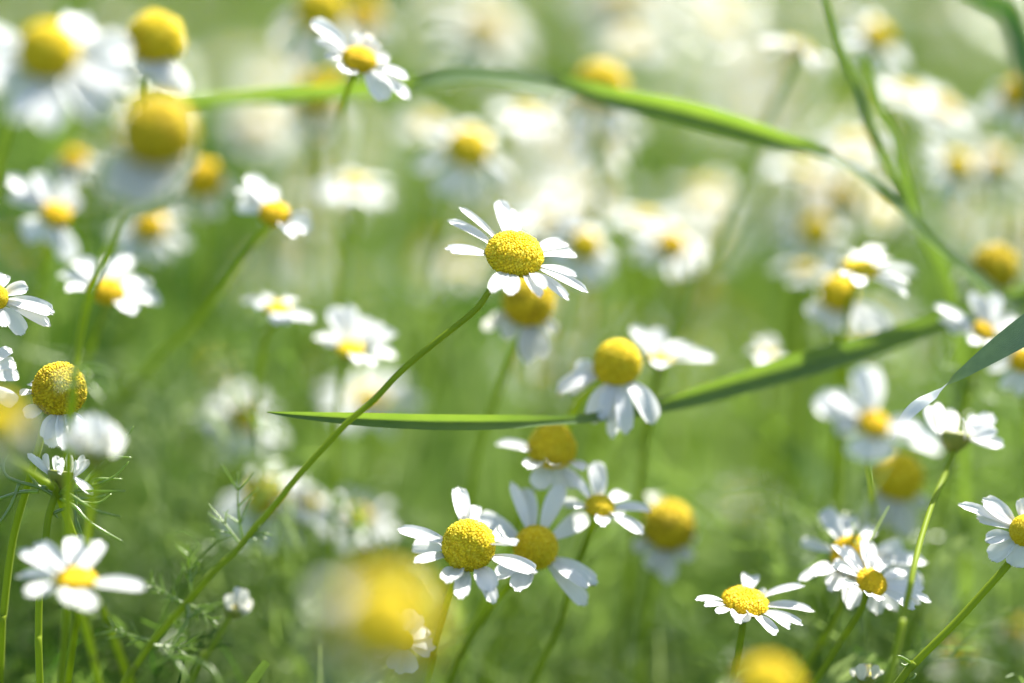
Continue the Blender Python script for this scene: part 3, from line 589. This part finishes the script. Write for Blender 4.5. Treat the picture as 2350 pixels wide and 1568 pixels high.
# further back, steadily softer
B = [
 ("blurred golden dome behind the arching grass blade, cut by its upper edge", 1378, 188, 632, 118, 'cone', (0, .75, .62), 9, 1.5, 62, 0, False),
 ("soft yellow dome between the small tilted flower and the lone flower", 1077, 333, 632, 100, 'hemi', (.18, .62, .74), 12, 1.9, 28, 0, False),
 ("soft white chamomile with a pale centre below the middle of the arching blade", 1212, 262, 672, 62, 'flat', (.35, .80, .35), 14, 2.2, 8, 0, False),
 ("soft white chamomile with faint yellow centre under the small tilted flower", 812, 425, 652, 62, 'flat', (.05, .88, .40), 15, 2.4, 5, 0, False),
 ("blurred orange dome with pale petals right of the large oval dome", 466, 402, 628, 88, 'cone', (.05, .72, .66), 9, 1.5, 45, 2, True),
 ("blurred orange dome peeping over and under the bright end of the arching blade", 728, 208, 668, 98, 'cone', (0, .72, .66), 10, 1.6, 60, 2, True),
 ("blurred yellow dome touching the top edge with greyish drooping petals", 735, 14, 640, 104, 'cone', (.1, .66, .72), 11, 2.0, 48, 0, True),
 ("blurred orange dome at the top edge behind the small tilted flower", 832, 30, 690, 80, 'cone', (.1, .66, .72), 10, 1.5, 60, 2, True),
 ("soft white chamomile with an orange centre, left of the hidden tip of the sharp blade", 560, 955, 640, 70, 'hemi', (.25, .70, .60), 15, 2.6, 8, 0, False),
 ("large soft white chamomile hidden behind the slanting stem above the sharp blade", 845, 912, 655, 76, 'flat', (.0, .80, .50), 18, 2.7, 4, 0, False),
 ("soft chamomile with a deep yellow centre crossed by the slanting stem", 606, 1130, 608, 92, 'cone', (-.10, .65, .72), 13, 2.3, 22, 0, False),
 ("soft white chamomile just behind the slanting stem, beside a deep yellow centre", 708, 1152, 612, 60, 'flat', (.30, .80, .35), 17, 3.0, 4, 0, False),
 ("soft white chamomile with a dull yellow centre right of the slanting stem", 822, 1185, 630, 60, 'hemi', (.10, .75, .60), 15, 2.6, 8, 0, False),
 ("soft chamomile with a warm orange centre between two white sprays", 1545, 556, 640, 72, 'hemi', (.30, .70, .60), 13, 2.1, 14, 2, False),
 ("soft pale yellow dome right behind the petals of the lone flower", 1343, 558, 624, 70, 'cone', (.15, .66, .70), 12, 2.1, 30, 0, False),
 ("bright soft white spray behind the upper petals of the lone flower", 1262, 505, 645, 60, 'flat', (.05, .86, .45), 17, 2.5, 0, 0, False),
 ("soft chamomile with a mustard dome above the broad white one", 1874, 525, 655, 72, 'cone', (.08, .70, .68), 11, 1.9, 35, 0, False),
 ("olive yellow dome behind two crossing grass stems by the picture edge", 2284, 606, 606, 106, 'cone', (.05, .70, .70), 8, 1.3, 70, 1, True),
 ("white chamomile seen edge on in the upper corner, left of the thin grass stems", 1834, 106, 622, 66, 'flat', (.35, .90, .12), 15, 2.3, 6, 0, False),
 ("soft yellow centred chamomile behind the tops of the thin grass stems", 2018, 78, 650, 74, 'hemi', (.50, .60, .60), 12, 2.1, 20, 0, False),
 ("soft white chamomile uppermost of the crowd right of the thin grass stems", 2085, 210, 660, 56, 'flat', (.25, .85, .35), 15, 2.4, 6, 0, False),
 ("soft white chamomile with a buff centre in the middle of the crowded corner", 2168, 245, 675, 60, 'flat', (.35, .75, .50), 15, 2.5, 8, 2, False),
 ("soft chamomile with a tilted yellow centre and white petals to one side", 2205, 378, 652, 72, 'hemi', (.55, .50, .60), 12, 2.1, 22, 0, False),
 ("soft chamomile with an amber dome cut by the edge above the crowd", 2338, 208, 640, 72, 'cone', (.0, .7, .7), 12, 2.0, 35, 2, False),
 ("soft white chamomile with a buff centre lowest in the crowded corner", 2292, 372, 690, 62, 'hemi', (.1, .7, .68), 14, 2.3, 14, 2, True),
 ("long soft white chamomile below the dark underside of the arching blade", 1842, 392, 672, 60, 'flat', (.10, .92, .20), 17, 2.9, 4, 0, False),
 ("small dull yellow dome under the thin end of the arching blade", 1946, 446, 690, 62, 'cone', (.1, .7, .7), 9, 1.5, 60, 1, True),
 ("soft white chamomile above the thin end of the arching blade", 1955, 330, 700, 62, 'flat', (.0, .85, .42), 15, 2.4, 8, 0, False),
 ("large very soft white chamomile with yellow centre at the top edge", 1120, 62, 742, 84, 'hemi', (.25, .60, .70), 14, 2.3, 14, 1, True),
 ("very soft white chamomile above the yellow dome cut by the blade", 1445, 92, 735, 60, 'flat', (.02, .86, .42), 15, 2.4, 6, 0, True),
 ("very soft chamomile at the top edge showing a dull yellow centre", 1425, -6, 770, 84, 'hemi', (.1, .7, .7), 13, 2.2, 18, 1, True),
 ("very soft white chamomile at the top edge left of the edge on flower", 1655, 40, 770, 62, 'flat', (.3, .8, .4), 15, 2.5, 6, 0, True),
 ("soft greyish chamomile with dull yellow centre under the bright end of the blade", 590, 292, 735, 62, 'hemi', (.2, .7, .66), 13, 2.2, 14, 1, True),
 ("soft cream chamomile below the huge corner flower", 170, 362, 640, 60, 'hemi', (.0, .8, .5), 11, 1.8, 30, 2, True),
 ("faint dull yellow head floating in the green right of the lone flower", 1594, 652, 760, 62, 'cone', (0, .7, .7), 8, 1.2, 60, 1, True),
 ("faint dull yellow head in the green left of the pair of white flowers", 488, 845, 745, 52, 'cone', (0, .7, .7), 8, 1.2, 60, 1, True),
 ("white chamomile with a yellow centre at the picture edge under the waxy leaf", 2352, 822, 577, 66, 'hemi', (-.1, .7, .66), 12, 2.0, 25, 2, False),
 ("soft white chamomile low by the corner behind two slanting stems", 2205, 1500, 640, 62, 'hemi', (.2, .7, .6), 13, 2.2, 12, 2, True),
 ("soft cream chamomile in the low corner by the picture edge", 2335, 1440, 650, 56, 'hemi', (0, .75, .6), 11, 1.8, 25, 2, True),
 ("dim amber head in the shade right of the many petalled flower", 2165, 1412, 700, 66, 'cone', (0, .7, .7), 8, 1.3, 55, 2, True),
 ("soft pale chamomile filling the gap right of the mustard dome", 2020, 480, 720, 60, 'flat', (.2, .8, .5), 15, 2.4, 8, 0, True),
 ("soft white spray in the gap between mustard dome and lone flower", 1480, 500, 668, 56, 'flat', (.1, .85, .4), 15, 2.5, 5, 0, False),
 ("very soft white spray below the middle of the arching blade's dark part", 1620, 440, 740, 62, 'flat', (.1, .85, .4), 15, 2.6, 6, 0, True),
 ("faint white chamomile behind the dark shaded dome", 1060, 610, 730, 56, 'flat', (.2, .8, .5), 13, 2.2, 10, 0, True),
 ("soft white chamomile hanging below the blade under a yellow dome", 1390, 300, 650, 62, 'flat', (-.2, .4, .85), 11, 2.3, 10, 0, True),
 ("soft greyish white chamomile at the top left of the blade's twist", 985, 285, 705, 56, 'flat', (.1, .85, .4), 13, 2.3, 6, 0, True),
]
for (lab, cx, cy, d, w, kind, ax, n, Lr, dr, aged, old) in B:
    flower(lab, cx, cy, 530 + (d - 530) * 0.78, w * 0.95, kind, ax, n=n, L=Lr, droop=dr, aged=aged, old=old, fine=False, pw=w * (0.36 if w > 70 else 0.5), dv=11)

# ------------------------------------------------------------------ distant flowers: copies of a few kinds
protos = []
for i, (kind, n, Lr, dr, aged, old, tilt) in enumerate([('flat', 15, 2.3, 4, 0, False, .12), ('hemi', 13, 2.0, 14, 0, False, .3), ('flat', 16, 2.5, -4, 2, False, .2), ('cone', 11, 1.7, 45, 1, False, .1), ('hemi', 14, 2.2, 8, 2, False, .4)]):
    rr = random.Random(100 + i); R = 0.0036
    A = Vector((rr.uniform(-.2, .2), -tilt, 1)).normalized(); x, y, z = frame_of(A); H = 0.25; C = Vector((0.015 * (i - 2), 0, H))
    P = catmull([C - z * R * .6, Vector((0.004, 0.004, H * .6)), Vector((0.008, 0, H * .3)), Vector((0, 0, -0.01))], 12)
    st = mesh("stem", *tube(P, [0.0007] * 13, 6), M_STEM)
    cu = mesh("bract_cup", *lathe([(0.0008, -0.66 * R), (0.42 * R, -0.52 * R), (0.93 * R, -0.10 * R), (0.86 * R, 0.02 * R)], x, y, z, C, 10), M_CUP)
    B_ = MB()
    for q in range(n):
        th = (q + rr.uniform(-.2, .2)) * 2 * math.pi / n; ra = x * math.cos(th) + y * math.sin(th); d_ = R_(dr + rr.gauss(0, 10))
        b = C + ra * R * .9; t = b + (ra * math.cos(d_) - z * math.sin(d_)) * R * Lr * rr.uniform(.85, 1.1)
        V, F, UV = petal_geo(b, t, z + ra * .3, R * 0.85, .08, .15, 6, q); B_.add((V, F))
    pe = mesh("petal_ring", B_.v, B_.f, M_PETAL_OLD if old else M_PETAL, np.full((len(B_.v), 2), .5))
    protos.append((st, cu, pe, dome(kind, False, aged), Matrix((x, y, z)).transposed().to_quaternion(), C, R))
def far_flower(k, loc, rot, s):
    st, cu, pe, dm, q, C, R = protos[k]
    r = bpy.data.objects.new("chamomile_flower", None); COL.objects.link(r); r.empty_display_size = .01
    r.location = loc; r.rotation_euler = (0, 0, rot); r.scale = (s, s, s)
    tag(r, "small chamomile melting into soft white blur far back among the green", "flower", "distant chamomile flowers lost in the blur")
    link("stem", st, r); link("bract_cup", cu, r); link("petal_ring", pe, r)
    d = link("flower_disc", dm, r); d.rotation_mode = 'QUATERNION'; d.rotation_quaternion = q; d.location = C; d.scale = (R, R, R)
rr = random.Random(4); made = 0; spots = []
while made < 150:
    y = 0.70 * (2.6 / 0.70) ** rr.random(); x = rr.uniform(-1, 1) * (0.19 * y + 0.02)
    h = rr.uniform(0.19, 0.29) + max(0, (1.0 - y)) * 0.02
    px, py, dd = see(Vector((x, y, h)))
    if not (-150 < px < 2500 and -200 < py < 1700): continue
    # drifts: thick towards the upper right, thin in the lower left
    dens = 0.25 + 0.75 * min(1, max(0, (px / 2350 * 0.7 + (1 - py / 1568) * 0.75 - 0.25)))
    if px > 2150 and py < 260: dens *= 0.2
    if px < 700 and py < 500: dens *= 0.45
    if py > 900: dens *= 0.35
    if rr.random() > dens or any((a - x) ** 2 + (b - y) ** 2 < 0.00035 for a, b in spots): continue
    spots.append((x, y)); s = h / 0.25
    far_flower(rr.choice([0, 0, 1, 1, 2, 3, 4]), (x, y, 0), rr.uniform(-.9, .9), s); made += 1

# the crowd beyond that nobody could count
B_ = MB(); Bd = MB(); rr = random.Random(9)
for q in range(150):
    y = 1.2 * (5.5 / 1.2) ** rr.random(); x = rr.uniform(-1, 1) * (0.34 * y + 0.1); h = rr.uniform(0.16, 0.27)
    if x > 0.10 * y and y > 2.2 and rr.random() < .6: continue
    C = Vector((x, y, h)); A = Vector((rr.uniform(-.3, .3), rr.uniform(-.5, .1), 1)).normalized(); xx, yy, z = frame_of(A); R = 0.0036
    B_.add(tube([C, Vector((x + rr.uniform(-.02, .02), y, h * .5)), Vector((x, y, 0))], [0.0006] * 3, 4, cap=False)) if False else None
    for k in range(11):
        th = k * 2 * math.pi / 11 + q; ra = xx * math.cos(th) + yy * math.sin(th); sd = z.cross(ra)
        b = C + ra * R * .8; t = C + ra * R * 3.1 - z * R * rr.uniform(-.4, .8); w = R * .45
        B_.add(([b - sd * w * .5, b + sd * w * .5, t.lerp(b, .35) + sd * w + z * R * .2, t.lerp(b, .35) - sd * w + z * R * .2, t], [(0, 1, 2, 3), (3, 2, 4)]))
    Bd.add(lathe([(R, -.1 * R), (R, .3 * R), (.7 * R, .7 * R), (0.01 * R, .9 * R)], xx, yy, z, C, 8))
m_ = mesh("chamomile_meadow", B_.v + Bd.v, B_.f + [tuple(i + len(B_.v) for i in f_) for f_ in Bd.f], M_PETAL)
m_.materials.append(M_DISC); ix = np.zeros(len(m_.polygons), dtype=np.int32); ix[len(B_.f):] = 1; m_.polygons.foreach_set("material_index", ix)
stuff(link("chamomile_meadow", m_))

# ------------------------------------------------------------------ long grass leaves that can be told apart
def grass_leaf(label, pts, material=None, fold=0.12, ext=(), name="grass_blade", n=60, group="long grass leaves among the flowers"):
    """pts: x, y, distance, width on the print, roll in degrees (0 = face to the lens, 90 = edge on)"""
    q = [Vector(p[:3]) for p in pts]; wr = [Vector((p[3] / max(0.36, abs(math.cos(R_(p[4])))), p[4], p[5] if len(p) > 5 else fold)) for p in pts]
    Q = catmull([at(*p) for p in q] , n); WR = catmull(wr, n)
    base = Q[-1].copy()
    if ext:
        t0 = (Q[-1] - Q[-3]).normalized(); a_, b_, c_, e_ = Q[-1], Q[-1] + t0 * ((Vector(ext[0]) - Q[-1]).length * .4), Vector(ext[0]), Vector(ext[1])
        E = [a_ * (1 - t) ** 3 + b_ * 3 * t * (1 - t) ** 2 + c_ * 3 * t * t * (1 - t) + e_ * t ** 3 for t in [k / 14 for k in range(1, 15)]]
        w0 = WR[-1].copy(); Q += E; WR += [w0] * len(E); base = Q[-1].copy()
    V = []; F = []; UV = []; cols = 7; k = len(Q)
    for i, p in enumerate(Q):
        tg = (Q[min(i + 1, k - 1)] - Q[max(i - 1, 0)]).normalized()
        view = (CAM - p).normalized(); nf = (view - tg * view.dot(tg)).normalized(); sd = tg.cross(nf)
        a = R_(WR[i].y); dd = (p - CAM).dot(FWD); wm = max(0.00015, WR[i].x * dd / FPX)
        s2 = sd * math.cos(a) + nf * math.sin(a); n2 = nf * math.cos(a) - sd * math.sin(a)
        for c_ in range(cols):
            s = c_ / (cols - 1) * 2 - 1
            V.append(p + s2 * (wm * .5 * s) + n2 * (wm * WR[i].z * (abs(s) - .5)) - base); UV.append((s * .5 + .5, i / k))
    for i in range(k - 1):
        for c_ in range(cols - 1):
            a = i * cols + c_; F.append((a, a + 1, a + cols + 1, a + cols))
    o = link(name, mesh(name, V, F, material or M_BLADE, UV)); o.location = base
    return tag(o, label, "grass blade", group)
grass_leaf("long grass blade arching across the top, bright at one end and twisted midway",
    [(380, 234, 588, 19, -20), (430, 232, 586, 26, -20), (600, 219, 582, 34, -20), (780, 209, 578, 36, -25), (900, 203, 576, 36, -35), (960, 190, 575, 38, 40), (1040, 178, 574, 43, 62), (1170, 184, 572, 43, 62), (1300, 200, 571, 43, 40), (1400, 222, 570, 46, 0, .4),
     (1560, 256, 569, 55, 0, .6), (1700, 294, 568, 50, 0, .7), (1800, 325, 568, 38, 5, .6), (1860, 342, 568, 29, 30, .3), (1930, 374, 568, 22, 55), (2040, 458, 568, 21, 55), (2140, 548, 570, 22, 50), (2250, 642, 572, 24, 50), (2360, 740, 574, 24, 50), (2480, 870, 576, 26, 20)],
    ext=[(0.115, 0.53, 0.2), (0.12, 0.53, 0)], fold=.22)
grass_leaf("sharp pointed grass blade lying level behind the slanting stem, rising to one side",
    [(612, 946, 531, 2, 0, .3), (660, 951, 532, 12, 0, .5), (740, 957, 533, 22, 0, .6), (860, 964, 534, 32, 0, .7), (1000, 969, 536, 36, 0, .7), (1140, 969, 538, 34, 0, .6), (1260, 966, 542, 22, 15, .4), (1360, 960, 546, 22, 20, .3), (1460, 940, 550, 30, -10, .4), (1580, 912, 555, 42, -15, .5),
     (1720, 872, 559, 54, -5, .5), (1860, 832, 562, 60, 0, .5), (2000, 790, 566, 52, -15), (2130, 745, 570, 48, -25), (2300, 690, 576, 46, -20), (2500, 650, 584, 46, 0), (2700, 700, 592, 46, 0), (2850, 900, 600, 40, 0)],
    ext=[(0.16, 0.6, 0.15), (0.165, 0.6, 0)], fold=.24)
grass_leaf("waxy grey green grass leaf twisting to a pale sharp tip at the picture edge",
    [(2048, 1010, 528, 4, -120), (2060, 985, 528, 14, -122), (2083, 950, 529, 25, -124), (2110, 925, 529, 27, -122), (2140, 905, 530, 18, -112), (2165, 888, 530, 9, -95), (2190, 868, 530, 16, -60), (2220, 848, 530, 28, -35), (2260, 820, 530, 42, -25), (2310, 786, 530, 56, -20), (2380, 740, 531, 70, -20), (2480, 680, 534, 80, -20), (2600, 640, 538, 80, 0), (2750, 700, 544, 70, 0)],
    M_WAXY, ext=[(0.15, 0.52, 0.16), (0.155, 0.52, 0)], fold=.08, n=110)
grass_leaf("short grass leaf cut square across its top by the bottom edge",
    [(612, 1518, 529, 17, 10), (606, 1527, 529, 19, 10), (596, 1541, 529, 20, 10), (580, 1564, 529, 22, 10), (560, 1595, 529, 22, 10)], ext=[(-0.05, 0.5, 0.1), (-0.055, 0.5, 0)], fold=.08, n=20)
grass_leaf("thin dark grass stem falling steeply from the top edge, first of a crossing pair",
    [(1885, -40, 567, 15, 10), (1897, 5, 567, 17, 10), (1928, 110, 567, 19, 15), (1965, 210, 568, 22, 40), (1988, 280, 568, 22, 20), (2020, 350, 569, 19, 10), (2055, 430, 570, 19, 10), (2090, 490, 570, 20, 10), (2180, 580, 572, 26, -20), (2330, 720, 576, 29, -20), (2450, 860, 578, 29, 0)],
    ext=[(0.118, 0.56, 0.2), (0.12, 0.56, 0)], fold=.2)
grass_leaf("thin pale grass stem bending beside the dark one, second of a crossing pair",
    [(1975, 122, 570, 8, 10), (1990, 150, 570, 19, 10), (2006, 210, 570, 22, 0), (2022, 265, 570, 20, 0), (2050, 310, 570, 19, 10), (2066, 370, 570, 24, 10), (2080, 440, 571, 26, 0), (2110, 520, 572, 24, 0), (2150, 590, 574, 29, 0), (2180, 680, 576, 26, 10), (2200, 800, 578, 24, 0), (2210, 1000, 582, 24, 0)],
    ext=[(0.09, 0.62, 0.1), (0.09, 0.63, 0)], fold=.12)
grass_leaf("wide dark green leaf bent sharply in the top corner",
    [(2190, -30, 604, 10, -20), (2240, -6, 604, 30, -30), (2290, 12, 604, 40, -35), (2316, 30, 604, 44, -20), (2332, 80, 604, 44, 20), (2350, 140, 604, 56, 20), (2380, 220, 605, 60, 20), (2440, 400, 606, 60, 10), (2520, 700, 608, 56, 0)],
    ext=[(0.13, 0.6, 0.15), (0.13, 0.6, 0)], fold=.1, material=M_DARKLEAF)
grass_leaf("soft diagonal grass leaf falling away below the rising end of the sharp blade",
    [(1620, 850, 632, 14, -10), (1700, 925, 634, 30, -10), (1770, 985, 638, 34, -10), (1850, 1060, 642, 32, 50), (1930, 1150, 646, 28, 60), (2000, 1260, 650, 28, 50), (2060, 1400, 655, 28, 40)], ext=[(0.085, 0.64, 0.08), (0.09, 0.65, 0)], fold=.12)
grass_leaf("broad pale grass leaf blurred behind the many petalled chamomile",
    [(2060, 1250, 650, 40, 50), (2130, 1330, 650, 80, 55), (2210, 1390, 652, 96, 50), (2290, 1450, 655, 90, 50), (2380, 1540, 660, 80, 40)], ext=[(0.12, 0.64, 0.1), (0.125, 0.66, 0)], fold=.1)
grass_leaf("upright soft green leaf in the top corner above the huge white flower",
    [(200, -60, 640, 40, 0), (180, 0, 640, 50, 10), (160, 60, 640, 50, 0), (145, 200, 642, 44, 0)], ext=[(-0.10, 0.68, 0.15), (-0.11, 0.69, 0)], fold=.1, n=24)

# ------------------------------------------------------------------ the green mass of the field
def field(n, y0, y1, seed, hmax, name, material):
    g = np.random.default_rng(seed)
    y = y0 * (y1 / y0) ** g.random(n); x = (g.random(n) * 2 - 1) * (0.30 * y + 0.10)
    patch = 0.5 + 0.5 * np.sin(x * 17 + y * 5 + 1.3) * np.cos(y * 11 - x * 7)
    h = (0.09 + 0.15 * g.random(n) ** 0.8 * (0.55 + 0.45 * patch)) * hmax
    lim = 0.45 - np.tan(R_(22.2)) * y - 0.004          # things close by stay under the line of sight, as in the trodden path in front
    h = np.where(y < 0.66, np.minimum(h, np.maximum(lim + 0.05 * g.random(n), 0.03)), h)
    w = (0.0007 + 0.0016 * g.random(n) ** 2) * (1 + 0.5 * np.maximum(0, y - 1))
    la = g.random(n) * 2 * np.pi; lean = h * (0.1 + 0.55 * g.random(n) ** 1.5)
    fa = g.random(n) * np.pi
    SEG = 5; t = np.linspace(0, 1, SEG)
    V = np.empty((n, SEG, 2, 3), dtype=np.float32)
    for i, tt in enumerate(t):
        cx = x + np.cos(la) * lean * tt ** 2; cy = y + np.sin(la) * lean * tt ** 2; cz = h * (tt - 0.18 * tt ** 3)
        ww = w * (1 - tt ** 2.2) + 0.00008
        V[:, i, 0] = np.stack([cx - np.cos(fa) * ww, cy - np.sin(fa) * ww, cz], 1)
        V[:, i, 1] = np.stack([cx + np.cos(fa) * ww, cy + np.sin(fa) * ww, cz + ww * .3], 1)
    V = V.reshape(-1, 3)
    base = (np.arange(n) * SEG * 2)[:, None]
    q = np.array([[2 * i, 2 * i + 1, 2 * i + 3, 2 * i + 2] for i in range(SEG - 1)]).reshape(1, -1)
    F = (base + q).reshape(-1, 4)
    m = bpy.data.meshes.new(name)
    m.vertices.add(len(V)); m.vertices.foreach_set("co", V.ravel())
    m.loops.add(F.size); m.loops.foreach_set("vertex_index", F.ravel().astype(np.int32))
    m.polygons.add(len(F)); m.polygons.foreach_set("loop_start", np.arange(0, F.size, 4, dtype=np.int32))
    m.update(calc_edges=True); m.materials.append(material)
    stuff(link(name, m))
field(20000, 0.50, 1.7, 3, 1.0, "grass", M_GRASS)
field(34000, 1.6, 7.0, 5, 1.0, "weeds", M_DULL)
def thread_mass(n, y0, y1, seed, name):
    """the fine divided foliage of the plants: short curved threads at every angle"""
    g = np.random.default_rng(seed)
    cl = n // 34                                          # sprays of threads round a point on some stalk
    cy = y0 * (y1 / y0) ** g.random(cl); cx = (g.random(cl) * 2 - 1) * (0.30 * cy + 0.10)
    lim = 0.45 - np.tan(R_(22.2)) * cy - 0.02
    cz = 0.05 + 0.17 * g.random(cl); cz = np.where(cy < 0.66, np.minimum(cz, np.maximum(lim + 0.035, 0.02)), cz)
    k = g.integers(0, cl, n)
    p0 = np.stack([cx[k], cy[k], cz[k]], 1) + g.normal(0, 0.0055, (n, 3))
    th = g.random(n) * 2 * np.pi; el = g.normal(0.25, 0.45, n); ln = (0.010 + 0.022 * g.random(n)) * (1 + 0.3 * np.maximum(0, p0[:, 1] - 1))
    d = np.stack([np.cos(th) * np.cos(el), np.sin(th) * np.cos(el), np.sin(el)], 1)
    sd = np.stack([-np.sin(th), np.cos(th), 0 * th], 1); up = np.cross(d, sd) * -1
    w = (0.00035 + 0.0005 * g.random(n))[:, None] * (1 + 0.6 * np.maximum(0, p0[:, 1:2] - 0.8)); cv = g.normal(0.15, .3, n)[:, None]
    SEG = 4; V = np.empty((n, SEG, 2, 3), dtype=np.float32)
    for i in range(SEG):
        t = i / (SEG - 1); c = p0 + d * (ln * t)[:, None] + np.array([0, 0, 1.0]) * cv * (ln[:, None] * t * t) ; ww = w * (1 - 0.7 * t * t)
        V[:, i, 0] = c - sd * ww; V[:, i, 1] = c + sd * ww
    V = V.reshape(-1, 3); base = (np.arange(n) * SEG * 2)[:, None]
    q = np.array([[2 * i, 2 * i + 1, 2 * i + 3, 2 * i + 2] for i in range(SEG - 1)]).reshape(1, -1); F = (base + q).reshape(-1, 4)
    m = bpy.data.meshes.new(name)
    m.vertices.add(len(V)); m.vertices.foreach_set("co", V.ravel())
    m.loops.add(F.size); m.loops.foreach_set("vertex_index", F.ravel().astype(np.int32))
    m.polygons.add(len(F)); m.polygons.foreach_set("loop_start", np.arange(0, F.size, 4, dtype=np.int32))
    m.update(calc_edges=True); m.materials.append(M_GRASS)
    stuff(link(name, m))
thread_mass(52000, 0.60, 1.8, 11, "foliage")
def near_sprays(n, seed, name, material, dark=False, box=None):
    """leafy side shoots of the plants standing just behind and under the flowers in focus: stalk, side stalks, threads"""
    g = random.Random(seed); V = []; F = []
    def strip(p, q, w, sag):
        d = q - p; sd = d.cross(Vector((g.uniform(-1, 1), g.uniform(-1, 1), g.uniform(-1, 1)))).normalized(); b = len(V)
        for i in range(4):
            t = i / 3; c = p + d * t + Vector((0, 0, sag * 4 * t * (1 - t))); ww = w * (1 - .55 * t * t)
            V.append(c - sd * ww); V.append(c + sd * ww)
        for i in range(3): F.append((b + 2 * i, b + 2 * i + 1, b + 2 * i + 3, b + 2 * i + 2))
    for _ in range(n):
        while True:
            px, py, d = g.uniform(-700, 3050), g.uniform(640, 1900), g.uniform(552, 800)
            k = (py - 700) / 800 * (1 if py > 950 or d > 640 else .25) + (0.35 if px < 700 or px > 1650 else 0)
            if box:
                px, py, d = g.uniform(*box[0]), g.uniform(*box[1]), g.uniform(*box[2]); k = 1
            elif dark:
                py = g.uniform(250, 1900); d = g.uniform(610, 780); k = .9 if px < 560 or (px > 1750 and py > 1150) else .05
            if not box and d < 575 and (py < 1250 or 800 < px < 1500): continue
            if g.random() < k: break
        top = at(px, py, d); foot = Vector((top.x + g.uniform(-.03, .03), top.y + g.uniform(-.02, .03), 0)); L = (top - foot).length
        up = (top - foot).normalized(); strip(foot, top, .00055, .0)
        for q in range(g.randint(4, 7)):
            p = top - up * (g.random() ** 1.3 * 0.05); th = g.uniform(0, 6.28); el = g.uniform(0.1, 1.0)
            dv = Vector((math.cos(th) * math.cos(el), math.sin(th) * math.cos(el), math.sin(el))); ln = g.uniform(.014, .032)
            strip(p, p + dv * ln, .00038, .003)
            for r in range(g.randint(5, 9)):
                p2 = p + dv * ln * g.uniform(.2, 1); dv2 = (dv + Vector((g.gauss(0, .8), g.gauss(0, .8), g.gauss(.15, .7)))).normalized()
                strip(p2, p2 + dv2 * g.uniform(.005, .013), .00030, g.uniform(-.001, .002))
    stuff(link(name, mesh(name, V, F, material)))
near_sprays(330, 31, "shoots", M_GRASS)
near_sprays(300, 57, "pale_shoots", M_PALE)
near_sprays(300, 77, "dark_shoots", M_DARKSHOOT, True)  # leaf colour darkened to paint shady pockets at left and lower right
def stalks(n, seed, name, material):
    """bare thin stalks leaning every way among the flowers"""
    g = random.Random(seed); V = []; F = []
    for _ in range(n):
        d = g.uniform(585, 900); p = at(g.uniform(-500, 2850), g.uniform(420, 1500), d); h = p.z
        q = Vector((p.x + g.gauss(-.03, .05), p.y + g.uniform(-.02, .05), 0)); m_ = p.lerp(q, .5) + Vector((g.gauss(0, .012), g.gauss(0, .012), h * .08))
        b = len(V); w = g.uniform(.0003, .0006); K = 8
        for i in range(K):
            t = i / (K - 1); c = p * (1 - t) ** 2 + m_ * 2 * t * (1 - t) + q * t * t; a = i * .3 + b
            sd = Vector((math.cos(a), math.sin(a), 0)) * w * (.5 + .5 * t); V.append(c - sd); V.append(c + sd)
        for i in range(K - 1): F.append((b + 2 * i, b + 2 * i + 1, b + 2 * i + 3, b + 2 * i + 2))
    stuff(link(name, mesh(name, V, F, material)))
stalks(230, 15, "pale_stalks", M_PALE); stalks(150, 16, "dark_stalks", M_DARKSHOOT)
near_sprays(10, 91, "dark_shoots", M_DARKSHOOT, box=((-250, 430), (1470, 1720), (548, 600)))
near_sprays(16, 93, "shoots", M_GRASS, box=((300, 2500), (1500, 1800), (575, 640)))
